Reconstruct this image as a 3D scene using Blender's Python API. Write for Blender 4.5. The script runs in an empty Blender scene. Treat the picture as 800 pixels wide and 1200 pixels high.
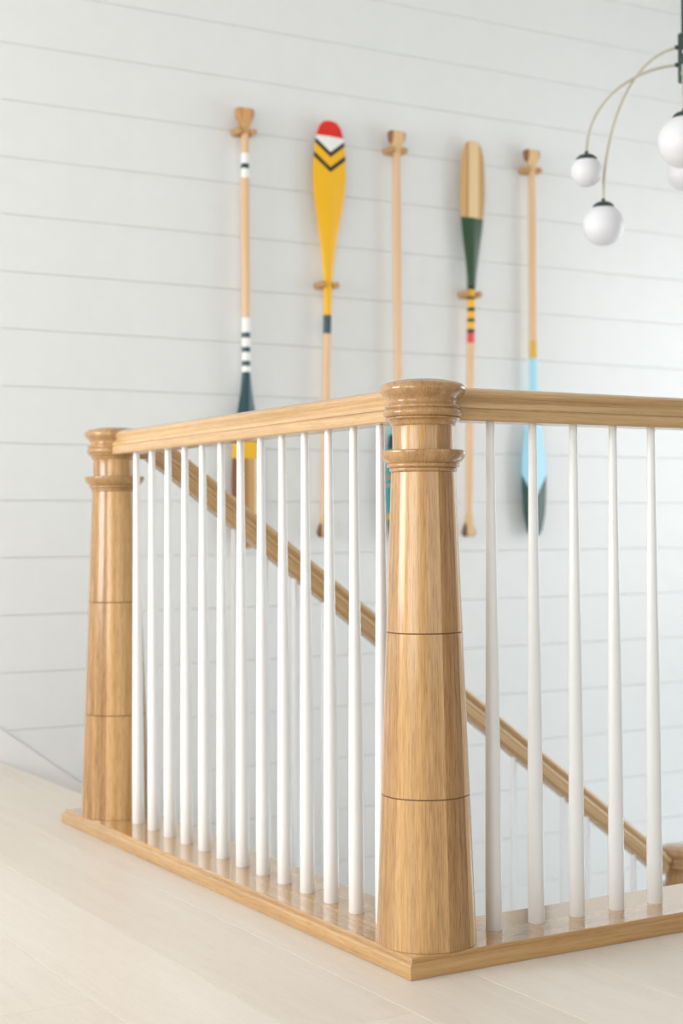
import bpy, bmesh, math, random
from mathutils import Vector, Matrix
random.seed(7)
S = bpy.context.scene
C = S.collection
PI = math.pi

# ------------------------------------------------------------------ camera
cd = bpy.data.cameras.new('camera'); cam = bpy.data.objects.new('camera', cd); C.objects.link(cam)
cd.sensor_fit = 'VERTICAL'; cd.sensor_height = 36; cd.sensor_width = 24; cd.lens = 54.81
_r = Vector((0.863218, -0.504791, -0.006410)); _u = Vector((0.000181, -0.012388, 0.999923)); _w = Vector((0.504832, 0.863153, 0.010602))
cam.matrix_world = Matrix(((_r.x, _u.x, -_w.x, -1.41693), (_r.y, _u.y, -_w.y, -2.15425), (_r.z, _u.z, -_w.z, 0.71150), (0, 0, 0, 1)))
cd.dof.use_dof = True; cd.dof.focus_distance = 2.54; cd.dof.aperture_fstop = 4.4
cd.clip_start = 0.05; cd.clip_end = 100
S.camera = cam

# ------------------------------------------------------------------ view, world, daylight at the windows, added front fill
S.view_settings.view_transform = 'Standard'; S.view_settings.look = 'None'
S.view_settings.gamma = 1; S.view_settings.use_curve_mapping = False
S.view_settings.exposure = -0.22
W = bpy.data.worlds.new('world'); S.world = W; W.use_nodes = True
bg = W.node_tree.nodes['Background']; bg.inputs[0].default_value = (0.86, 0.93, 1.0, 1); bg.inputs[1].default_value = 1.0

def area(name, loc, aim, sx, sy, power, col=(1, 1, 1)):
    l = bpy.data.lights.new(name, 'AREA'); l.shape = 'RECTANGLE'; l.size = sx; l.size_y = sy; l.energy = power; l.color = col
    o = bpy.data.objects.new(name, l); C.objects.link(o); o.location = loc
    o.rotation_euler = (Vector(aim) - Vector(loc)).to_track_quat('-Z', 'Z').to_euler()
    return o
XL, XR, YF, YB = -3.2, 3.9, -4.2, 2.6       # room: left, right, front (behind the camera), shiplap wall
ZC, ZL = 3.05, -2.75                         # ceiling, lower floor
area('window_light_left', (XL - .02, -1.35, 1.35), (0, -1.35, 1.35), 2.1, 1.9, 62, (1, .995, .985))
area('window_light_left_rear', (XL - .02, 1.2, 1.35), (0, 1.2, 1.35), 1.5, 1.9, 112, (1, .995, .985))
area('window_light_front', (-.2, YF - .02, 1.35), (-.2, 0, 1.35), 3.2, 1.9, 20, (.98, .99, 1))  # added fill from behind the camera, softens the front faces
area('window_light_right', (XR + .02, 1.2, 1.2), (0, 1.2, 1.2), 1.8, 2.2, 42, (.98, .99, 1))
area('window_light_right_low', (XR + .02, 1.3, -1.3), (0, 1.3, -1.3), 1.8, 1.6, 28, (.72, .88, 1))

# ------------------------------------------------------------------ node helpers
def mat(name):
    m = bpy.data.materials.new(name); m.use_nodes = True
    return m, m.node_tree.nodes, m.node_tree.links, m.node_tree.nodes['Principled BSDF']
def lin(h):
    v = [int(h[i:i + 2], 16) / 255 for i in (0, 2, 4)]
    return tuple((x / 12.92 if x <= .04045 else ((x + .055) / 1.055) ** 2.4) for x in v) + (1,)
def plain(name, col, rough=.5, bump=0, spec=.5, metal=0, coat=0):
    m, N, L, P = mat(name)
    P.inputs['Base Color'].default_value = col; P.inputs['Roughness'].default_value = rough
    P.inputs['Metallic'].default_value = metal; P.inputs['Specular IOR Level'].default_value = spec
    P.inputs['Coat Weight'].default_value = coat
    tc = N.new('ShaderNodeTexCoord'); nz = N.new('ShaderNodeTexNoise'); nz.inputs['Scale'].default_value = 14
    L.new(tc.outputs['Object'], nz.inputs['Vector'])
    mx = N.new('ShaderNodeMixRGB'); mx.blend_type = 'MULTIPLY'; mx.inputs[0].default_value = .05; mx.inputs[1].default_value = col
    L.new(nz.outputs['Fac'], mx.inputs[2]); L.new(mx.outputs[0], P.inputs['Base Color'])
    if bump:
        b = N.new('ShaderNodeBump'); b.inputs['Strength'].default_value = bump; b.inputs['Distance'].default_value = .001
        n2 = N.new('ShaderNodeTexNoise'); n2.inputs['Scale'].default_value = 220; L.new(tc.outputs['Object'], n2.inputs['Vector'])
        L.new(n2.outputs['Fac'], b.inputs['Height']); L.new(b.outputs[0], P.inputs['Normal'])
    return m
def wood(name, light, dark, rough=.25, coat=.5, across=60., along=2.2, staves=0, stave_amt=.25, per_object=0., contrast=1., pores=.35, swap=False):
    """oak-like grain running along uv.x; uv.y goes across (metres); staves: tone steps per stave across the uv"""
    m, N, L, P = mat(name)
    uv = N.new('ShaderNodeUVMap'); sp = N.new('ShaderNodeSeparateXYZ'); L.new(uv.outputs[0], sp.inputs[0])
    oi = N.new('ShaderNodeObjectInfo')
    def math_(op, a, b=None):
        n = N.new('ShaderNodeMath'); n.operation = op
        for i, v in enumerate((a, b)):
            if v is None: continue
            if isinstance(v, (int, float)): n.inputs[i].default_value = v
            else: L.new(v, n.inputs[i])
        return n.outputs[0]
    def comb(x, y, z):
        n = N.new('ShaderNodeCombineXYZ')
        for i, v in enumerate((x, y, z)):
            if isinstance(v, (int, float)): n.inputs[i].default_value = v
            else: L.new(v, n.inputs[i])
        return n.outputs[0]
    x, y = sp.outputs[0], sp.outputs[1]
    if staves:      # sections of one post share their staves: seed by where the post stands
        ls = N.new('ShaderNodeSeparateXYZ'); L.new(oi.outputs['Location'], ls.inputs[0])
        rnd = math_('ADD', math_('MULTIPLY', ls.outputs[0], 3.), math_('ADD', math_('MULTIPLY', ls.outputs[1], SEEDK), 2.))
    else: rnd = math_('MULTIPLY', oi.outputs['Random'], 37.)
    if staves:
        st = math_('FLOOR', math_('MULTIPLY', y, staves))
        wn = N.new('ShaderNodeTexWhiteNoise'); wn.noise_dimensions = '2D'; L.new(comb(st, rnd, 0), wn.inputs['Vector'])
        rnd2 = math_('ADD', rnd, math_('MULTIPLY', wn.outputs['Value'], 11.))
    else: rnd2 = rnd
    # broad figure
    n1 = N.new('ShaderNodeTexNoise'); n1.inputs['Scale'].default_value = 1; n1.inputs['Detail'].default_value = 5; n1.inputs['Distortion'].default_value = .6
    L.new(comb(math_('MULTIPLY', x, along), math_('MULTIPLY', y, across), rnd2), n1.inputs['Vector'])
    # fine streaks
    n2 = N.new('ShaderNodeTexNoise'); n2.inputs['Scale'].default_value = 1; n2.inputs['Detail'].default_value = 3
    L.new(comb(math_('MULTIPLY', x, along * 12), math_('MULTIPLY', y, across * 9), rnd2), n2.inputs['Vector'])
    f = math_('ADD', math_('MULTIPLY', math_('SUBTRACT', n1.outputs['Fac'], .5), 1.5 * contrast), math_('MULTIPLY', math_('SUBTRACT', n2.outputs['Fac'], .5), pores * 2))
    f = math_('ADD', f, .45)
    if staves: f = math_('ADD', f, math_('MULTIPLY', math_('SUBTRACT', wn.outputs['Value'], .5), stave_amt * 2))
    if per_object: f = math_('ADD', f, math_('MULTIPLY', math_('SUBTRACT', oi.outputs['Random'], .5), per_object * 2))
    # short dark pores drawn out along the grain
    n3 = N.new('ShaderNodeTexNoise'); n3.inputs['Scale'].default_value = 1; n3.inputs['Detail'].default_value = 1
    L.new(comb(math_('MULTIPLY', x, 38.), math_('MULTIPLY', y, across * 16), rnd2), n3.inputs['Vector'])
    f = math_('ADD', f, math_('MULTIPLY', math_('MAXIMUM', math_('SUBTRACT', n3.outputs['Fac'], .56), 0.), pores * 4.))
    r = N.new('ShaderNodeMixRGB'); r.use_clamp = True; L.new(math_('MINIMUM', math_('MAXIMUM', f, 0), 1), r.inputs[0])
    r.inputs[1].default_value = light; r.inputs[2].default_value = dark
    L.new(r.outputs[0], P.inputs['Base Color'])
    P.inputs['Roughness'].default_value = rough; P.inputs['Coat Weight'].default_value = coat; P.inputs['Coat Roughness'].default_value = rough * .5
    b = N.new('ShaderNodeBump'); b.inputs['Strength'].default_value = .12; b.inputs['Distance'].default_value = .0006
    L.new(n2.outputs['Fac'], b.inputs['Height']); L.new(b.outputs[0], P.inputs['Normal'])
    return m

SEEDK = 7.
M = {}
M['wall'] = plain('white_wall_paint', (.80, .812, .80, 1), .55, .08)
M['board'] = plain('white_board_paint', (.80, .812, .80, 1), .45, .06)
M['ceiling'] = plain('white_ceiling_paint', (.82, .82, .81, 1), .7, .08)
M['white'] = plain('white_gloss_paint', (.86, .86, .85, 1), .28, 0, .5, 0, .2)
M['newel'] = wood('varnished_oak_staves', lin('d2a76e'), lin('84582b'), .25, .5, across=55, along=1.6, staves=26, stave_amt=.34, contrast=.75, pores=.5)
M['turned'] = wood('varnished_turned_oak', lin('c69c66'), lin('805832'), .2, .5, across=30, along=14, contrast=.7)
M['rail'] = wood('varnished_oak_rail', lin('e0bd8b'), lin('a07645'), .24, .5, across=70, along=1.1, contrast=.9)
M['shoe'] = wood('varnished_oak_base', lin('d2a86c'), lin('9c6e38'), .16, 1.0, across=30, along=1.3, contrast=.9)
M['plank'] = wood('whitewashed_oak', lin('e3dbd0'), lin('d1c6b8'), .42, .1, across=16, along=1.2, per_object=.22, contrast=.6, pores=.25)
M['paddlewood'] = wood('paddle_ash', lin('e2bb8c'), lin('c08e58'), .4, .2, across=90, along=1.5, contrast=.8)
M['lamwood'] = wood('paddle_hook_maple', lin('cfa673'), lin('a87944'), .45, .1, across=60, along=3)
M['line'] = plain('dark_joint_line', lin('6a4420'), .6)
M['darkmetal'] = plain('dark_green_grey_metal', lin('3f4d4a'), .4, 0, .5, .6)
M['brass'] = plain('pale_champagne_metal', lin('cfc8b8'), .3, 0, .5, .85)

# ------------------------------------------------------------------ mesh helpers
def link(name, bm, m, parent=None, smooth=True, angle=40, mats=None):
    bmesh.ops.recalc_face_normals(bm, faces=bm.faces[:])
    me = bpy.data.meshes.new(name); bm.to_mesh(me); bm.free()
    for x in (mats or [m]): me.materials.append(x)
    if smooth:
        me.polygons.foreach_set('use_smooth', [True] * len(me.polygons))
        try: me.set_sharp_from_angle(angle=math.radians(angle))
        except Exception: pass
    o = bpy.data.objects.new(name, me); C.objects.link(o)
    if parent: o.parent = parent
    return o
def empty(name, loc=(0, 0, 0), rz=0, parent=None):
    o = bpy.data.objects.new(name, None); o.empty_display_size = .05; C.objects.link(o); o.location = loc; o.rotation_euler = (0, 0, rz)
    if parent: o.parent = parent
    return o
def tag(o, label=None, cat=None, group=None, kind=None):
    for k, v in (('label', label), ('category', cat), ('group', group), ('kind', kind)):
        if v: o[k] = v
    return o
def struct(o): o['kind'] = 'structure'; return o
def box(bm, a, b, bev=0., axis=0):
    """box from corner a to corner b with uv.x along the axis and uv.y across it"""
    a = Vector(a); b = Vector(b)
    g = bmesh.ops.create_cube(bm, size=1, matrix=Matrix.Translation((a + b) / 2) @ Matrix.Diagonal(tuple(abs(b[i] - a[i]) for i in range(3)) + (1,)))
    vs = g['verts']
    if bev:
        es = list({e for v in vs for e in v.link_edges})
        bmesh.ops.bevel(bm, geom=es, offset=bev, segments=1, affect='EDGES', profile=.5)
    return bm
def boxuv(bm, axis, off=(0, 0, 0)):
    uv = bm.loops.layers.uv.verify(); oth = [i for i in range(3) if i != axis]
    for f in bm.faces:
        n = f.normal if f.normal.length else Vector((0, 0, 1))
        for l in f.loops:
            c = l.vert.co
            l[uv].uv = (c[axis], c[oth[0]] + c[oth[1]] * .9)
def lathe(bm, prof, seg=48, uvscale=1.0, centre=(0, 0), cap=True):
    """profile list of (r, z) bottom to top around the z axis; uv.x = height, uv.y = turn (0..1) * uvscale"""
    uv = bm.loops.layers.uv.verify(); rings = []; u = [0.]
    for i in range(1, len(prof)): u.append(u[-1] + math.hypot(prof[i][0] - prof[i - 1][0], prof[i][1] - prof[i - 1][1]))
    for r, z in prof:
        if r < 1e-6: rings.append([bm.verts.new((centre[0], centre[1], z))])
        else: rings.append([bm.verts.new((centre[0] + r * math.cos(2 * PI * k / seg), centre[1] + r * math.sin(2 * PI * k / seg), z)) for k in range(seg)])
    for i in range(len(rings) - 1):
        A, B = rings[i], rings[i + 1]
        for k in range(seg):
            k2 = (k + 1) % seg
            q = [(A[k % len(A)], k, i), (A[k2 % len(A)], k + 1, i), (B[k2 % len(B)], k + 1, i + 1), (B[k % len(B)], k, i + 1)]
            s = []; 
            for t in q:
                if t[0] not in [w[0] for w in s]: s.append(t)
            if len(s) < 3: continue
            f = bm.faces.new([t[0] for t in s])
            for l, t in zip(f.loops, s): l[uv].uv = (u[t[2]], t[1] / seg * uvscale)
    for R in ((rings[0], rings[-1]) if cap else ()):
        if len(R) > 2:
            f = bm.faces.new(R)
            for l in f.loops: l[uv].uv = (l.vert.co.x, l.vert.co.y)
    return bm
def sweep(bm, prof, path, side=Vector((0, 1, 0)), shear=False):
    """closed profile (s, t) swept along path; s runs along side, t along the mitred up direction (vertical when shear)"""
    uv = bm.loops.layers.uv.verify(); path = [Vector(p) for p in path]; rings = []; ul = [0.]
    per = [0.]
    for i in range(len(prof)): per.append(per[-1] + math.dist(prof[i], prof[(i + 1) % len(prof)]))
    for i, p in enumerate(path):
        if i: ul.append(ul[-1] + (p - path[i - 1]).length)
        t0 = (p - path[i - 1]).normalized() if i else None; t1 = (path[i + 1] - p).normalized() if i < len(path) - 1 else None
        t = ((t0 or t1) + (t1 or t0)).normalized()
        sd = (side - t * side.dot(t)).normalized() if not shear else side
        up = sd.cross(t) if sd.cross(t).z > 0 else t.cross(sd)
        k = 1 / max(.3, t.dot(t1 or t0))
        rings.append([bm.verts.new(p + sd * s + up * (h * k)) for s, h in prof])
    n = len(prof)
    for i in range(len(rings) - 1):
        for k in range(n):
            k2 = (k + 1) % n
            f = bm.faces.new((rings[i][k], rings[i][k2], rings[i + 1][k2], rings[i + 1][k]))
            for l, (a, b) in zip(f.loops, ((i, k), (i, k + 1), (i + 1, k + 1), (i + 1, k))): l[uv].uv = (ul[a], per[b])
    for R in (rings[0], rings[-1]):
        f = bm.faces.new(R)
        for l in f.loops: l[uv].uv = (l.vert.co.x, l.vert.co.z)
    return bm
def tube(bm, pts, rad, seg=12):
    """round tube through pts with radius or radii"""
    pts = [Vector(p) for p in pts]; rings = []; ref = Vector((0, 0, 1))
    for i, p in enumerate(pts):
        t = (pts[min(i + 1, len(pts) - 1)] - pts[max(i - 1, 0)]).normalized()
        a = t.cross(ref)
        if a.length < .05: a = t.cross(Vector((1, 0, 0)))
        a.normalize(); b = t.cross(a); r = rad[i] if isinstance(rad, (list, tuple)) else rad
        if i:  # keep the frame from twisting
            pa = prev - t * prev.dot(t)
            if pa.length > .1: a = pa.normalized(); b = t.cross(a)
        prev = a
        rings.append([bm.verts.new(p + (a * math.cos(2 * PI * k / seg) + b * math.sin(2 * PI * k / seg)) * r) for k in range(seg)])
    for i in range(len(rings) - 1):
        for k in range(seg): bm.faces.new((rings[i][k], rings[i][(k + 1) % seg], rings[i + 1][(k + 1) % seg], rings[i + 1][k]))
    bm.faces.new(rings[0]); bm.faces.new(rings[-1])
    return bm

# ------------------------------------------------------------------ setting: floor
ROW = .19
OX0, OY0, OX1 = .10, .085, XR              # stair opening: x from OX0 to OX1, y from OY0 to YB
bm = bmesh.new()
box(bm, (XL, YF, -.26), (OX0 - .012, YB, -.014)); box(bm, (OX0 - .012, YF, -.26), (XR, OY0 - .01, -.014))
floor = struct(link('floor', bm, M['wall'], smooth=False))
def plank(x0, x1, y0, y1):
    g = .0004; cx, cy = (x0 + x1) / 2, (y0 + y1) / 2
    bm = bmesh.new(); w, l = (x1 - x0) / 2 - g, (y1 - y0) / 2 - g
    box(bm, (-w, -l, -.014), (w, l, 0), .0005); boxuv(bm, 1)
    o = link('plank', bm, M['plank'], floor, smooth=False); o.location = (cx, cy, 0)
i0 = int((XL - .02) / ROW) - 1
x = .02 + i0 * ROW
rr = random.Random(3)
while x < XR - .01:
    a, b = max(x, XL), min(x + ROW, XR); ys = YF; ye = YB if x < .015 else OY0 - .008
    if b - a > .01:
        # the two end joints the photograph shows, others at random
        joints = []
        y = ys + rr.uniform(.6, 2.1)
        while y < ye - .4: joints.append(y); y += rr.uniform(1.4, 2.3)
        if abs(x - (.02 - 4 * ROW)) < .05: joints = [-2.0, .08, 1.9]
        elif abs(x - (.02 - 2 * ROW)) < .05: joints = [-2.2, -.223, 1.7]
        elif abs(x - (.02 - 3 * ROW)) < .05: joints = [-2.9, -1.1, 1.35]
        elif abs(x - (.02 - ROW)) < .05: joints = [-3.0, -.9, 1.0]
        ps = [ys] + joints + [ye]
        for p, q in zip(ps, ps[1:]): plank(a, b, p, q)
    x += ROW
# pale nosing plank along the head of the stair, on the well side of x = .02
plank(.02, OX0, OY0 - .008, 1.40); plank(.02, OX0, 1.40, YB)

# ------------------------------------------------------------------ setting: shiplap wall
Z0, SH = .08447, .180442
bm = bmesh.new(); box(bm, (XL - .12, YB + .012, ZL), (XR + .12, YB + .14, ZC)); wall_back = struct(link('wall_back', bm, M['wall'], smooth=False))
k = -16; board_mesh = None
while True:
    z = Z0 + k * SH
    if z > ZC - .01: break
    zt = min(z + SH, ZC)
    if zt > ZL:
        bm = bmesh.new(); zb = max(z, ZL)
        box(bm, (XL, 0, .0006), (XR, .0125, zt - zb - .0006), .0005)
        o = link('board', bm, M['board'], wall_back, smooth=False); o.location = (0, YB, zb)
    k += 1
# other walls with window openings, and the frames in them
def wall_with_holes(name, axis, pos, thick, span, zr, holes):
    """axis 0: wall in the plane x = pos spanning y; axis 1: y = pos spanning x; holes (s0, s1, z0, z1)"""
    bm = bmesh.new(); cuts = sorted({span[0], span[1]} | {h[0] for h in holes} | {h[1] for h in holes})
    for s0, s1 in zip(cuts, cuts[1:]):
        zs = [zr[0]]; inside = sorted([h for h in holes if h[0] <= s0 and h[1] >= s1], key=lambda h: h[2])
        for h in inside: zs += [h[2], h[3]]
        zs.append(zr[1])
        for z0, z1 in zip(zs[::2], zs[1::2]):
            if z1 - z0 < .01: continue
            if axis == 0: box(bm, (pos, s0, z0), (pos + thick, s1, z1))
            else: box(bm, (s0, pos, z0), (s1, pos + thick, z1))
    return struct(link(name, bm, M['wall'], smooth=False))
wall_with_holes('wall_left', 0, XL - .12, .12, (YF, YB), (-.26, ZC), [(-2.4, -.3, .4, 2.3), (.45, 1.95, .4, 2.3)])
wall_with_holes('wall_right', 0, XR, .12, (YF, YB), (ZL, ZC), [(.3, 2.1, .1, 2.3), (.4, 2.2, -2.1, -.5)])
wall_with_holes('wall_front', 1, YF - .12, .12, (XL, XR), (-.26, ZC), [(-1.8, 1.4, .4, 2.3)])  # front opening is added to go with the fill light
bm = bmesh.new(); box(bm, (XL - .12, YF - .12, ZC), (XR + .12, YB + .14, ZC + .1)); struct(link('ceiling', bm, M['ceiling'], smooth=False))
bm = bmesh.new(); box(bm, (-1.2, -.3, ZL - .1), (XR + .12, YB + .14, ZL)); struct(link('floor_lower', bm, M['plank'], smooth=False))
def window(n, axis, pos, s0, s1, z0, z1, inward):
    bm = bmesh.new(); t = .05
    def b(a0, a1, c0, c1, d=.05):
        p0, p1 = sorted((pos, pos + inward * d))
        if axis == 0: box(bm, (p0, a0, c0), (p1, a1, c1), .003)
        else: box(bm, (a0, p0, c0), (a1, p1, c1), .003)
    b(s0 - .07, s0, z0 - .07, z1 + .07, .02); b(s1, s1 + .07, z0 - .07, z1 + .07, .02); b(s0, s1, z1, z1 + .07, .02); b(s0 - .1, s1 + .1, z0 - .05, z0, .05)
    for q in (1, 2) if s1 - s0 < 2.5 else (1, 2, 3): m_ = s0 + (s1 - s0) * q / (3 if s1 - s0 < 2.5 else 4); b(m_ - .012, m_ + .012, z0, z1, .02)
    zm = (z0 + z1) / 2; b(s0, s1, zm - .015, zm + .015, .02)
    struct(link('window_%d' % n, bm, M['white'], smooth=False))
window(1, 0, XL, -2.4, -.3, .4, 2.3, 1); window(2, 0, XL, .45, 1.95, .4, 2.3, 1)
window(5, 1, YF, -1.8, 1.4, .4, 2.3, 1); window(3, 0, XR, .3, 2.1, .1, 2.3, -1); window(4, 0, XR, .4, 2.2, -2.1, -.5, -1)  # the frame in the front wall is added around the fill light

# skirt board that drops along the wall beside the stair (level run of baseboard to the left of it)
SL = .7405
def skz(x): return .191 - .73 * x
bm = bmesh.new(); xk = (.191 - .135) / .73
def skirt_piece(top, bot, y0, dep):
    up = [(XL, .135 - top), (xk, .135 - top), (1.80, skz(1.80) - top), (XR, skz(1.80) - top)]
    dn = [(XR, skz(1.80) - .33), (1.75, skz(1.80) - .33), (.0, -.30), (-.0, .002), (XL, .002)] if bot is None else [(XR, skz(1.80) - bot), (1.80, skz(1.80) - bot), (xk, .135 - bot), (XL, .135 - bot)]
    f = bm.faces.new([bm.verts.new((px, y0, pz)) for px, pz in up + dn])
    r = bmesh.ops.extrude_face_region(bm, geom=[f]); bmesh.ops.translate(bm, vec=(0, dep, 0), verts=[v for v in r['geom'] if isinstance(v, bmesh.types.BMVert)])
skirt_piece(.0075, None, YB - .009, .0085); skirt_piece(.0, .0045, YB - .006, .0055)
struct(link('trim_1', bm, M['white'], smooth=False))

# stair flight under the hand rail, hidden from the photograph's view but there to stand on
NR, RISE, LAND = 7, 1.1875 / 7, -1.1875
RUN = (1.72 - OX0) / 7
YS = 1.27
fl = struct(empty('staircase', (0, 0, 0)))
def riser_tread(i):
    x0 = OX0 - .004 + RUN * i; zt = -RISE * (i + 1)
    bm = bmesh.new(); box(bm, (x0 - .02, YS, zt + .004), (x0, YB - .02, zt + RISE - .03)); o = link('riser', bm, M['white'], fl, smooth=False)
    if i < NR - 1:
        bm = bmesh.new(); box(bm, (x0 - .02, YS - .02, zt - .028), (x0 + RUN + .022, YB - .02, zt), .006); boxuv(bm, 1); link('tread', bm, M['shoe'], fl, smooth=False)
for i in range(NR): riser_tread(i)
bm = bmesh.new(); box(bm, (1.70, YS - .05, LAND - .2), (XR, YB - .02, LAND)); boxuv(bm, 1); link('landing', bm, M['plank'], fl, smooth=False)

# ------------------------------------------------------------------ newel posts
T = .032
def newel(name, loc, z0=0.):
    root = empty(name, loc)
    R0, R1, zt = .0822, .0533, .8035
    def rad(z): return R0 + (R1 - R0) * (z - T) / (zt - T)
    g1, g2 = .2745, .5405; g = .0009
    for a, b in ((T, g1 - g), (g1 + g, g2 - g), (g2 + g, zt)):
        prof = [(rad(a) - .0006, a), (rad(a), a + .0006)] + [(rad(a + (b - a) * q / 5), a + (b - a) * q / 5) for q in range(1, 5)] + [(rad(b), b - .0006), (rad(b) - .0006, b)]
        bm = bmesh.new(); lathe(bm, prof, 72, .42); link('shaft_section', bm, M['newel'], root)
    for z in (g1, g2):
        bm = bmesh.new(); lathe(bm, [(rad(z) - .0007, z - g), (rad(z) - .0007, z + g)], 72, .4); link('joint_line', bm, M['line'], root)
    # collar: two beads, a bowl and a flat lip
    p = [(.0535, .8035), (.0552, .8045), (.0560, .8060), (.0562, .8080), (.0556, .8098), (.0548, .8106), (.0590, .8112), (.0602, .8125), (.0606, .8145), (.0600, .8165), (.0588, .8176),
         (.0612, .8190), (.0640, .8215), (.0665, .8245), (.0688, .8280), (.0702, .8315), (.0709, .8345), (.0710, .8368), (.0704, .8384), (.0690, .8390), (.0520, .8390)]
    bm = bmesh.new(); lathe(bm, p, 72, .42); link('collar', bm, M['turned'], root)
    bm = bmesh.new(); lathe(bm, [(.0512, .8390), (.0508, .8420), (.0508, .8775), (.0512, .8795)], 72, .42); link('neck', bm, M['newel'], root)
    p = [(.0525, .8795), (.0540, .8808), (.0546, .8830), (.0556, .8856), (.0572, .8880), (.0596, .8896), (.0618, .8903), (.0622, .8912), (.0622, .8926), (.0604, .8934),
         (.0618, .8940), (.0645, .8955), (.0660, .8985), (.0663, .9010), (.0652, .9038), (.0632, .9060), (.0616, .9068),
         (.0614, .9072), (.0624, .9078), (.0633, .9092), (.0634, .9110), (.0624, .9128), (.0606, .9142),
         (.0590, .9160), (.0578, .9185), (.0582, .9215), (.0605, .9250), (.0650, .9290), (.0690, .9330), (.0709, .9372), (.0710, .9410), (.0695, .9450), (.0660, .9483), (.0610, .9505),
         (.0540, .9517), (.0505, .9520), (.0490, .9530), (.0380, .9552), (.0200, .9566), (0, .9570)]
    bm = bmesh.new(); lathe(bm, p, 72, .42); link('cap', bm, M['turned'], root)
    return root
YL = 1.344; XE = 2.40
tag(newel('newel_post', (0, 0, 0)), 'large tapered oak newel post in the foreground at the railing corner', 'newel post', 'turned oak newel posts')
tag(newel('newel_post', (0, YL, 0)), 'tapered oak newel post at the left end of the railing, at the stair head', 'newel post', 'turned oak newel posts')
tag(newel('newel_post', (1.794, YL, -1.190)), 'oak newel post low down the stair, at the far right edge', 'newel post', 'turned oak newel posts')

# L-shaped base rail under the balusters
SW, SI = .0875, .088
ypt = 1.478
def base_prof():   # outward distance from the rail centre, height
    return [(.0870, .0004), (.0876, .003), (.0877, .0175), (.0871, .0208), (.0856, .0234), (.0832, .0250), (.0805, .0256), (.0805, .0274), (.0801, .0300), (.0792, .0314), (.0778, .032)]
bm = bmesh.new(); uvl = bm.loops.layers.uv.verify()
pr = base_prof()
# rings follow the plan outline: left end return, outer corner, right end
def plan(d):  # d = outward offset
    return [(SI, ypt + d - .085), (-d, ypt + d - .085), (-d, -d), (XR - .001, -d)]
rings = [[bm.verts.new((x, y, z)) for x, y in plan(d)] for d, z in pr]
ul = [0, .2, 1.8, 4.3]; pv = [0.]
for i in range(1, len(pr)): pv.append(pv[-1] + math.dist(pr[i], pr[i - 1]))
for i in range(len(pr) - 1):
    for k in range(3):
        f = bm.faces.new((rings[i][k], rings[i][k + 1], rings[i + 1][k + 1], rings[i + 1][k]))
        for l, (a, b) in zip(f.loops, ((i, k), (i, k + 1), (i + 1, k + 1), (i + 1, k))): l[uvl].uv = (ul[b] if k != 1 else ul[b], pv[a] + k * .7)
t = rings[-1]
inn = [bm.verts.new((SI, SI, .032)), bm.verts.new((XR - .001, SI, .032))]
for vs, hor in (((t[0], t[1], t[2], inn[0]), False), ((t[2], t[3], inn[1], inn[0]), True)):
    f = bm.faces.new(vs)
    for l in f.loops:
        c = l.vert.co; l[uvl].uv = (c.x + 3, c.y) if hor else (c.y, c.x)
bi = [bm.verts.new((SI, rings[0][0].co.y, .0004)), bm.verts.new((SI, SI, .0004)), bm.verts.new((XR - .001, SI, .0004))]
for vs in ((t[0], inn[0], bi[1], bi[0]), (inn[0], inn[1], bi[2], bi[1])):
    f = bm.faces.new(vs)
    for l in f.loops: c = l.vert.co; l[uvl].uv = (c.x + c.y, c.z)
base = link('base_rail', bm, M['shoe'], angle=14)
tag(base, 'L-shaped moulded oak base strip on the pale floor under the balusters', 'base rail')

# ------------------------------------------------------------------ railings
half = [(0, 0), (.012, -.0006), (.0185, -.003), (.0228, -.0075), (.0237, -.0115), (.0218, -.0155), (.0186, -.0180), (.0178, -.0202), (.0194, -.0235), (.0240, -.0275), (.0272, -.0318), (.0278, -.0352),
        (.0256, -.0364), (.0256, -.0380), (.0284, -.0388), (.0292, -.0405), (.0292, -.0500), (.0280, -.0545), (.0255, -.0567)]
rail_prof = half + [(-s, h) for s, h in reversed(half[1:])]
RT = .9462
def baluster_prof(h):   # tapered round, foot to top; h = height
    rs = [(0, .0142), (.12, .0139), (.36, .0123), (.60, .0104), (.82, .0084), (1., .0073)]
    return [(.0135, 0)] + [(r, .0015 + (h - .0015) * q) for q, r in rs]
def baluster_mesh(h, name='baluster'):
    bm = bmesh.new(); lathe(bm, baluster_prof(h), 24)
    o = link(name, bm, M['white'], angle=50); me = o.data; bpy.data.objects.remove(o); return me
bal = baluster_mesh(RT - .0560 - T)
def put(me, parent, loc, name='baluster'):
    o = bpy.data.objects.new(name, me); o.location = loc; C.objects.link(o); o.parent = parent; return o
# left railing, runs from the foreground post back to the stair head
rl = tag(empty('landing_railing', (0, YL / 2, T)), 'left run of oak handrail on thirteen white balusters between the two tall posts', 'railing', 'stair railings')
bm = bmesh.new(); sweep(bm, rail_prof, [(0, .045, RT), (0, YL - .045, RT)], Vector((1, 0, 0))); o = link('handrail', bm, M['rail'], rl, angle=32); o.location = -rl.location
for i in range(13): put(bal, rl, (0, .1343 + .0896 * i - YL / 2, 0))
rr_ = tag(empty('landing_railing', (XR / 2, 0, T)), 'right run of oak handrail and white balusters leading out of the frame', 'railing', 'stair railings')
bm = bmesh.new(); sweep(bm, rail_prof, [(.045, 0, RT), (XR - .002, 0, RT)], Vector((0, 1, 0))); o = link('handrail', bm, M['rail'], rr_, angle=32); o.location = -rr_.location
for i in range(41): put(bal, rr_, (.1365 + .08917 * i - XR / 2, 0, 0))
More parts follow.
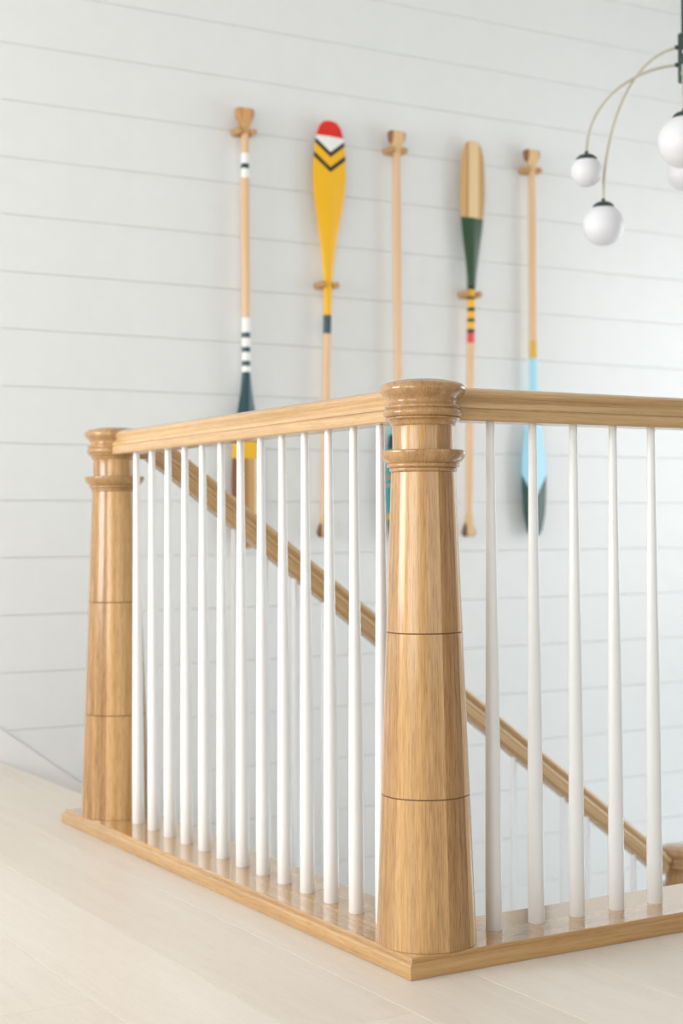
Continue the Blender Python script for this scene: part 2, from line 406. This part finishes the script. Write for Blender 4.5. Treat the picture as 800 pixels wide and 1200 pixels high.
# stair railing, drops along the far side of the well
sr = tag(empty('stair_railing', (1., YL, -.6)), 'sloping oak handrail with white balusters descending behind the landing railing', 'railing', 'stair railings')
def zr(x): return 1.0255 - SL * x
sprof = [(s, h) for s, h in half] + [(.0170, -.0567), (.0160, -.0640)]
sprof = sprof + [(-s, h) for s, h in reversed(sprof[1:])]
path = [(.045, YL, RT), (.085, YL, RT), (.100, YL, RT - .003), (.118, YL, RT - .011), (.138, YL, zr(.138) - .004), (.165, YL, zr(.165)), (1.738, YL, zr(1.738))]
bm = bmesh.new(); sweep(bm, sprof, path, Vector((0, 1, 0))); o = link('handrail', bm, M['rail'], sr, angle=32); o.location = -sr.location
for i in range(17):
    x = .232 + .0858 * i
    if x > 1.70: break
    st = int((x - OX0) / RUN); zb = -RISE * (st + 1); top = zr(x) - .0650 / math.cos(math.atan(SL)) + .003
    put(baluster_mesh(top - zb), sr, Vector((x, YL, zb)) - Vector(sr.location))

# ------------------------------------------------------------------ paddles
def paint(name, bands, chev=None, strips=None, rough=.35, strip_z=(0, 3)):
    """bands: (z_bottom, colour or None for bare wood) listed top to bottom; chev: (apex_z, slope, [(offset_top, colour)..]) V bands in |x|;
       strips: bare wood laminations across x as (x_right, colour)"""
    m, N, L, P = mat(name)
    tc = N.new('ShaderNodeTexCoord'); sp = N.new('ShaderNodeSeparateXYZ'); L.new(tc.outputs['Object'], sp.inputs[0])
    mp = N.new('ShaderNodeMapping'); mp.inputs['Scale'].default_value = (90, 90, 2.0); L.new(tc.outputs['Object'], mp.inputs[0])
    nz = N.new('ShaderNodeTexNoise'); nz.inputs['Scale'].default_value = 1; nz.inputs['Detail'].default_value = 4; L.new(mp.outputs[0], nz.inputs['Vector'])
    def math_(op, a, b=None):
        n = N.new('ShaderNodeMath'); n.operation = op
        for i, v in enumerate((a, b)):
            if v is None: continue
            if isinstance(v, (int, float)): n.inputs[i].default_value = v
            else: L.new(v, n.inputs[i])
        return n.outputs[0]
    def mix(f, a, b, mode='MIX'):
        n = N.new('ShaderNodeMixRGB'); n.blend_type = mode
        for i, v in enumerate((f, a, b)):
            if hasattr(v, 'links'): L.new(v, n.inputs[i])
            elif i == 0: n.inputs[0].default_value = v
            else: n.inputs[i].default_value = v
        return n.outputs[0]
    zz = math_('ADD', sp.outputs[2], 1.40)      # local height back to height above the floor
    woodc = mix(nz.outputs['Fac'], lin('edcba4'), lin('d6a878'))
    if strips:
        lam = None
        for xr, c in strips:     # from the left edge towards the right
            lam = lin(c) if lam is None else mix(math_('GREATER_THAN', sp.outputs[0], prevx), lam, lin(c))
            prevx = xr
        lamc = mix(.35, lam, mix(nz.outputs['Fac'], (1, 1, 1, 1), (.55, .45, .35, 1)), 'MULTIPLY')
        woodc = mix(math_('MULTIPLY', math_('GREATER_THAN', zz, strip_z[0]), math_('LESS_THAN', zz, strip_z[1])), woodc, lamc)
    col = woodc
    # bands from the top down: each replaces everything below its upper edge
    for ztop, c in bands:
        f = math_('LESS_THAN', zz, ztop)
        col = mix(f, col, woodc if c is None else lin(c))
    if chev:
        v = math_('SUBTRACT', zz, math_('MULTIPLY', math_('ABSOLUTE', sp.outputs[0]), chev[0]))
        for z0, z1, c in chev[1]:
            f = math_('MULTIPLY', math_('GREATER_THAN', v, z0), math_('LESS_THAN', v, z1)); col = mix(f, col, lin(c))
    L.new(col, P.inputs['Base Color']); P.inputs['Roughness'].default_value = rough; P.inputs['Coat Weight'].default_value = .25; P.inputs['Coat Roughness'].default_value = .15
    return m
def loft(bm, rows, seg=20, pinch=1.0):
    """rows (z, half width, half depth): flattened diamond-oval sections stacked along z"""
    rings = []
    for z, w, d in rows:
        ring = []
        for k in range(seg):
            a = 2 * PI * k / seg; c, s = math.cos(a), math.sin(a)
            flat = max(0, min(1, (w / max(d, 1e-4) - 1.3) / 2))      # wide sections get the blade's centre ridge
            yy = s * (1 - flat) + flat * math.copysign(1, s) * (1 - abs(c)) ** .85 * 1 if abs(s) > 1e-6 else 0
            yy = yy if flat == 0 else (s * (1 - flat) + flat * math.copysign(.22 * abs(s) + .78 * (1 - abs(c)), s))
            ring.append(bm.verts.new((w * c, d * yy, z)))
        rings.append(ring)
    for i in range(len(rings) - 1):
        for k in range(seg): bm.faces.new((rings[i][k], rings[i][(k + 1) % seg], rings[i + 1][(k + 1) % seg], rings[i + 1][k]))
    bm.faces.new(rings[0]); bm.faces.new(rings[-1])
    return bm
def smooth_rows(keys, n=6):
    out = []
    for i in range(len(keys) - 1):
        p0, p1, p2, p3 = keys[max(i - 1, 0)], keys[i], keys[i + 1], keys[min(i + 2, len(keys) - 1)]
        for q in range(n):
            t = q / n
            out.append(tuple([p1[0] + (p2[0] - p1[0]) * t] + [max(.0006, .5 * ((2 * p1[j]) + (-p0[j] + p2[j]) * t + (2 * p0[j] - 5 * p1[j] + 4 * p2[j] - p3[j]) * t * t + (-p0[j] + 3 * p1[j] - 3 * p2[j] + p3[j]) * t ** 3)) for j in (1, 2)]))
    out.append(keys[-1]); return out
ZM = 1.40      # local origin of every paddle
def paddle(px, name, m, blade, shaft, grip, label, up_blade, gripcols, hook_z, hook_label, hw, tilt=0):
    root = empty(name, (px, YB - .040, ZM)); root.rotation_euler = (0, tilt, 0); tag(root, label, 'paddle', 'wooden canoe paddles on the shiplap wall')
    bm = bmesh.new(); loft(bm, smooth_rows([(z - ZM, w, d) for z, w, d in blade]), 28); link('blade', bm, m, root, angle=60)
    bm = bmesh.new(); loft(bm, [(z - ZM, w, d) for z, w, d in shaft], 20); link('shaft', bm, m, root, angle=60)
    bm = bmesh.new(); loft_g(bm, [(z - ZM, w, d) for z, w, d in grip]); link('grip', bm, gripcols, root, angle=50)
    # peg hook on the wall that carries it
    h = empty('paddle_hook', (px + tilt * (hook_z - ZM), YB - .001, hook_z)); tag(h, hook_label, 'hook', 'wooden paddle hooks')
    bm = bmesh.new(); box(bm, (-hw - .006, -.014, -.012), (hw + .006, 0, .012), .003); boxuv(bm, 0); link('back_block', bm, M['lamwood'], h, angle=30)
    pb = bmesh.new(); lathe(pb, [(0, 0), (.006, .0008), (.0105, .004), (.0118, .009), (.0112, .056)], 18)
    bmesh.ops.rotate(pb, verts=pb.verts[:], cent=(0, 0, 0), matrix=Matrix.Rotation(-PI / 2, 3, 'X'))
    bmesh.ops.translate(pb, verts=pb.verts[:], vec=(0, -.062, 0))
    o = link('peg', pb, M['lamwood'], h); o.location = (-hw, 0, 0)
    o2 = o.copy(); C.objects.link(o2); o2.parent = h; o2.location = (hw, 0, 0)
    return root
def loft_g(bm, rows, seg=20):   # rounded-box sections for the grip
    rings = []
    for z, w, d in rows:
        ring = []
        for k in range(seg):
            a = 2 * PI * k / seg; c, s = math.cos(a), math.sin(a); e = .55
            ring.append(bm.verts.new((w * math.copysign(abs(c) ** e, c), d * math.copysign(abs(s) ** e, s), z)))
        rings.append(ring)
    for i in range(len(rings) - 1):
        for k in range(seg): bm.faces.new((rings[i][k], rings[i][(k + 1) % seg], rings[i + 1][(k + 1) % seg], rings[i + 1][k]))
    bm.faces.new(rings[0]); bm.faces.new(rings[-1])
def grip_wood(name, edge, centre, half=.014):
    m, N, L, P = mat(name)
    tc = N.new('ShaderNodeTexCoord'); sp = N.new('ShaderNodeSeparateXYZ'); L.new(tc.outputs['Object'], sp.inputs[0])
    a = N.new('ShaderNodeMath'); a.operation = 'ABSOLUTE'; L.new(sp.outputs[0], a.inputs[0])
    g = N.new('ShaderNodeMath'); g.operation = 'GREATER_THAN'; L.new(a.outputs[0], g.inputs[0]); g.inputs[1].default_value = half
    mx = N.new('ShaderNodeMixRGB'); L.new(g.outputs[0], mx.inputs[0]); mx.inputs[1].default_value = lin(centre); mx.inputs[2].default_value = lin(edge)
    L.new(mx.outputs[0], P.inputs['Base Color']); P.inputs['Roughness'].default_value = .35
    return m
GW = grip_wood('paddle_grip_walnut_edges', '8a5a38', 'e0bb88', .023)
GWB = grip_wood('paddle_grip_small_walnut_edges', '6e4a38', 'dcb888', .0165)
GW1 = grip_wood('paddle_grip_honey_oak', 'c08e56', 'd4a46a')
def grip_top(zt, zb):     # flared grip at the top of the paddle
    h = zt - zb
    return [(zt, .0270, .012), (zt - .003, .0325, .0165), (zt - .016, .0345, .0175), (zt - .030, .0315, .0165), (zt - .045, .0240, .0150), (zt - .060, .0175, .0140), (zt - .080, .0140, .0135), (zb, .0125, .0130)]
def grip_bot(zb, zt): return [(zb, .0150, .008), (zb + .002, .0205, .0125), (zb + .008, .0245, .0160), (zb + .018, .0260, .0170), (zb + .030, .0235, .0160), (zb + .045, .0180, .0145), (zb + .062, .0140, .0135), (zt, .0125, .0130)]
# 1: grip up, dark teal blade with white, yellow and striped wood
TEAL, WHITE, YEL = '17424c', 'f2f2ee', 'f3b90f'
m1 = paint('paint_teal_white_yellow', [(1.986, WHITE), (1.950, TEAL), (1.933, WHITE), (1.902, None), (1.427, WHITE), (1.377, TEAL), (1.359, WHITE), (1.328, TEAL), (1.310, WHITE), (1.281, TEAL), (1.263, WHITE), (1.243, TEAL), (1.008, YEL), (.951, None)],
           strips=[(-.029, '8a5a3c'), (.004, 'b8834c'), (.028, 'd2a468'), (.043, 'f0dcb8'), (.07, '7c5138')], strip_z=(0, 1.1))
paddle(.970, 'canoe_paddle', m1,
       [(.648, .012, .003), (.652, .030, .004), (.670, .046, .005), (.74, .056, .006), (.86, .058, .007), (.97, .054, .008), (1.06, .043, .009), (1.15, .027, .010), (1.23, .0165, .012), (1.25, .0150, .0135)],
       [(1.25, .0150, .0135), (1.5, .0145, .0145), (1.9, .0145, .0140), (2.05, .0125, .0130)], grip_top(2.139, 2.05),
       'paddle with dark teal blade, white bands and yellow stripe, leftmost of the five', False, GW1, 2.058, 'wooden peg hook under the grip of the teal paddle with white bands', .0265)
# 2: blade up, yellow with red tip and black chevrons
m2 = paint('paint_yellow_red_chevrons', [(2.2, 'e01c04'), (2.083, 'f0f0ec'), (2.060, 'f0f0ec'), (1.88, YEL), (1.456, '2b4a50'), (1.391, None)],
           chev=(.78, [(1.55, 1.957, YEL), (1.957, 1.975, '0a0a0a'), (1.975, 2.010, YEL), (2.010, 2.028, '0a0a0a')]))
paddle(1.287, 'canoe_paddle', m2,
       [(2.139, .010, .003), (2.135, .026, .004), (2.118, .043, .005), (2.075, .057, .006), (2.00, .065, .007), (1.92, .066, .008), (1.84, .056, .009), (1.75, .040, .010), (1.66, .026, .011), (1.58, .018, .012), (1.50, .0155, .0135), (1.45, .0145, .014)],
       [(1.45, .0145, .014), (1.2, .0140, .014), (.9, .0140, .014), (.76, .0125, .013)], grip_bot(.680, .76),
       'yellow paddle with red tip and black chevrons, blade up, second from left', True, GWB, 1.562, 'wooden peg hook holding the yellow paddle below its blade', .0265, .024)
# 3: grip up, plain shaft, banded teal blade mostly behind the post
m3 = paint('paint_teal_tan_yellow', [(1.085, '7cc4c4'), (1.045, '17424c'), (.995, '2f9a9a'), (.902, 'b08a70'), (.885, '2f9a9a'), (.868, 'c8a070'), (.860, '2f9a9a'), (.763, 'd8b020'), (.741, '2b3a40')])
paddle(1.579, 'canoe_paddle', m3,
       [(.668, .010, .003), (.672, .026, .004), (.69, .040, .005), (.75, .050, .006), (.86, .053, .007), (.97, .050, .008), (1.05, .040, .009), (1.13, .026, .010), (1.21, .0165, .012), (1.23, .0150, .0135)],
       [(1.23, .0150, .0135), (1.5, .0145, .0145), (1.9, .0140, .0140), (2.05, .0125, .0130)], grip_top(2.136, 2.05),
       'paddle with bare wooden shaft, its teal blade behind the foreground post', False, GW, 2.066, 'wooden peg hook under the grip of the middle bare wood paddle', .0265)
# 4: blade up, striped wood blade with green throat
m4 = paint('paint_green_yellow_black', [(1.855, '2c4c30'), (1.603, '141414'), (1.589, YEL), (1.562, '141414'), (1.552, YEL), (1.522, '141414'), (1.509, YEL), (1.482, '141414'), (1.470, YEL), (1.443, '141414'), (1.429, 'e0444a'), (1.392, None)],
           strips=[(-.030, 'd8ab74'), (-.020, 'c49a5c'), (.022, 'ecd0a0'), (.030, 'dcb67c'), (.06, 'c9a062')], strip_z=(1.7, 3))
paddle(1.897, 'canoe_paddle', m4,
       [(2.142, .010, .003), (2.138, .024, .004), (2.122, .038, .005), (2.08, .049, .006), (2.00, .055, .007), (1.93, .056, .008), (1.855, .050, .009), (1.79, .042, .010), (1.70, .029, .011), (1.62, .019, .012), (1.56, .0155, .0135), (1.51, .0145, .014)],
       [(1.51, .0145, .014), (1.2, .0140, .014), (.9, .0140, .014), (.76, .0125, .013)], grip_bot(.677, .76),
       'paddle with striped wood blade up and dark green throat, fourth from left', True, GWB, 1.572, 'wooden peg hook holding the green-throated paddle below its blade', .0265, .022)
# 5: grip up, light blue blade with dark green tip
m5 = paint('paint_blue_green_tip', [(1.417, 'dfae3a'), (1.349, 'a4dcf0')], chev=(1.65, [(.3, .815, '1e4b45')]))
paddle(2.183, 'canoe_paddle', m5,
       [(.678, .010, .003), (.682, .024, .004), (.70, .037, .005), (.77, .052, .006), (.88, .058, .007), (.97, .055, .008), (1.06, .042, .009), (1.15, .026, .010), (1.24, .0165, .012), (1.27, .0150, .0135)],
       [(1.27, .0150, .0135), (1.5, .0145, .0145), (1.9, .0140, .0140), (2.05, .0125, .0130)], grip_top(2.139, 2.05),
       'paddle with light blue blade and dark green tip, rightmost of the five', False, GW, 2.062, 'wooden peg hook under the grip of the light blue paddle', .0265)

# ------------------------------------------------------------------ chandelier
HX, HY = 1.463, .954
mg, N_, L_, P_ = mat('white_opal_glass')
P_.inputs['Base Color'].default_value = (.80, .80, .83, 1); P_.inputs['Roughness'].default_value = .35; P_.inputs['Subsurface Weight'].default_value = .4
P_.inputs['Subsurface Radius'].default_value = (.03, .03, .03); P_.inputs['Coat Weight'].default_value = 0
ch = tag(empty('chandelier', (HX, HY, 1.96)), 'chandelier with thin curved arms and white glass globes at the top right', 'chandelier')
def child(name, bm, m, parent, rootloc, **k):
    o = link(name, bm, m, parent, **k)
    o.matrix_parent_inverse = Matrix.Translation(-Vector(rootloc)); return o
CL = (HX, HY, 1.96)
bm = bmesh.new(); lathe(bm, [(.0130, 1.893), (.0138, 1.895), (.0138, 2.020), (.0130, 2.022)], 24, 1, (HX, HY)); child('hub', bm, M['darkmetal'], ch, CL)
bm = bmesh.new(); lathe(bm, [(.0045, 2.020), (.0045, ZC - .02)], 16, 1, (HX, HY)); child('rod', bm, M['darkmetal'], ch, CL)
bm = bmesh.new(); lathe(bm, [(.055, ZC - .022), (.06, ZC - .018), (.06, ZC - .0005)], 32, 1, (HX, HY)); child('ceiling_rose', bm, M['darkmetal'], ch, CL)
for z in (1.971, 1.918):
    bm = bmesh.new(); bmesh.ops.create_uvsphere(bm, u_segments=14, v_segments=10, radius=.0058); bmesh.ops.translate(bm, verts=bm.verts[:], vec=(HX - .0065, HY - .0125, z)); child('set_screw', bm, M['white'], ch, CL)
def globe_arm(g, r, z0, bright=False):
    """arm leaves the hub at height z0 and ends pointing down into globe centre g"""
    g = Vector(g); top = g + Vector((0, 0, r + .008)); d = Vector((g.x - HX, g.y - HY, 0)); R = d.length; d.normalize()
    h = z0 - top.z; pts = []
    for k in range(25):
        a = PI / 2 * k / 24
        pts.append(Vector((HX, HY, z0)) + d * (R * math.sin(a)) - Vector((0, 0, h * (1 - math.cos(a)))))
    bm = bmesh.new(); tube(bm, pts, .0043, 12); arm = child('arm', bm, M['brass'], ch, CL)
    e = Vector((HX, HY, z0)) + d * .010
    bm = bmesh.new(); tube(bm, [e, e + d * .012], .0060, 12); child('arm_socket', bm, M['brass'] if bright else M['darkmetal'], arm, (0, 0, 0))
    bm = bmesh.new(); bmesh.ops.create_uvsphere(bm, u_segments=40, v_segments=24, radius=r); bmesh.ops.translate(bm, verts=bm.verts[:], vec=g)
    o = child('globe', bm, mg, arm, (0, 0, 0))
    a = .0290; zb = g.z + math.sqrt(r * r - a * a) - .0015
    prof = [(a - .0015, zb), (a, zb + .0003)] + [(a * math.cos(t), zb + .001 + .0185 * math.sin(t)) for t in [PI / 2 * q / 9 for q in range(8)]] + [(.0052, zb + .0195), (.0048, zb + .026), (.0, zb + .0265)]
    bm = bmesh.new(); lathe(bm, prof, 36, 1, (g.x, g.y)); child('globe_cap', bm, M['darkmetal'], arm, (0, 0, 0))
globe_arm((1.254, 1.103, 1.662), .0415, 1.940)
globe_arm((1.293, 1.082, 1.518), .0550, 1.987)
globe_arm((1.223, 0.693, 1.649), .0640, 1.913, True)
globe_arm((1.781, 1.292, 1.753), .052, 1.965)
globe_arm((1.72, .62, 1.62), .060, 1.975, True)
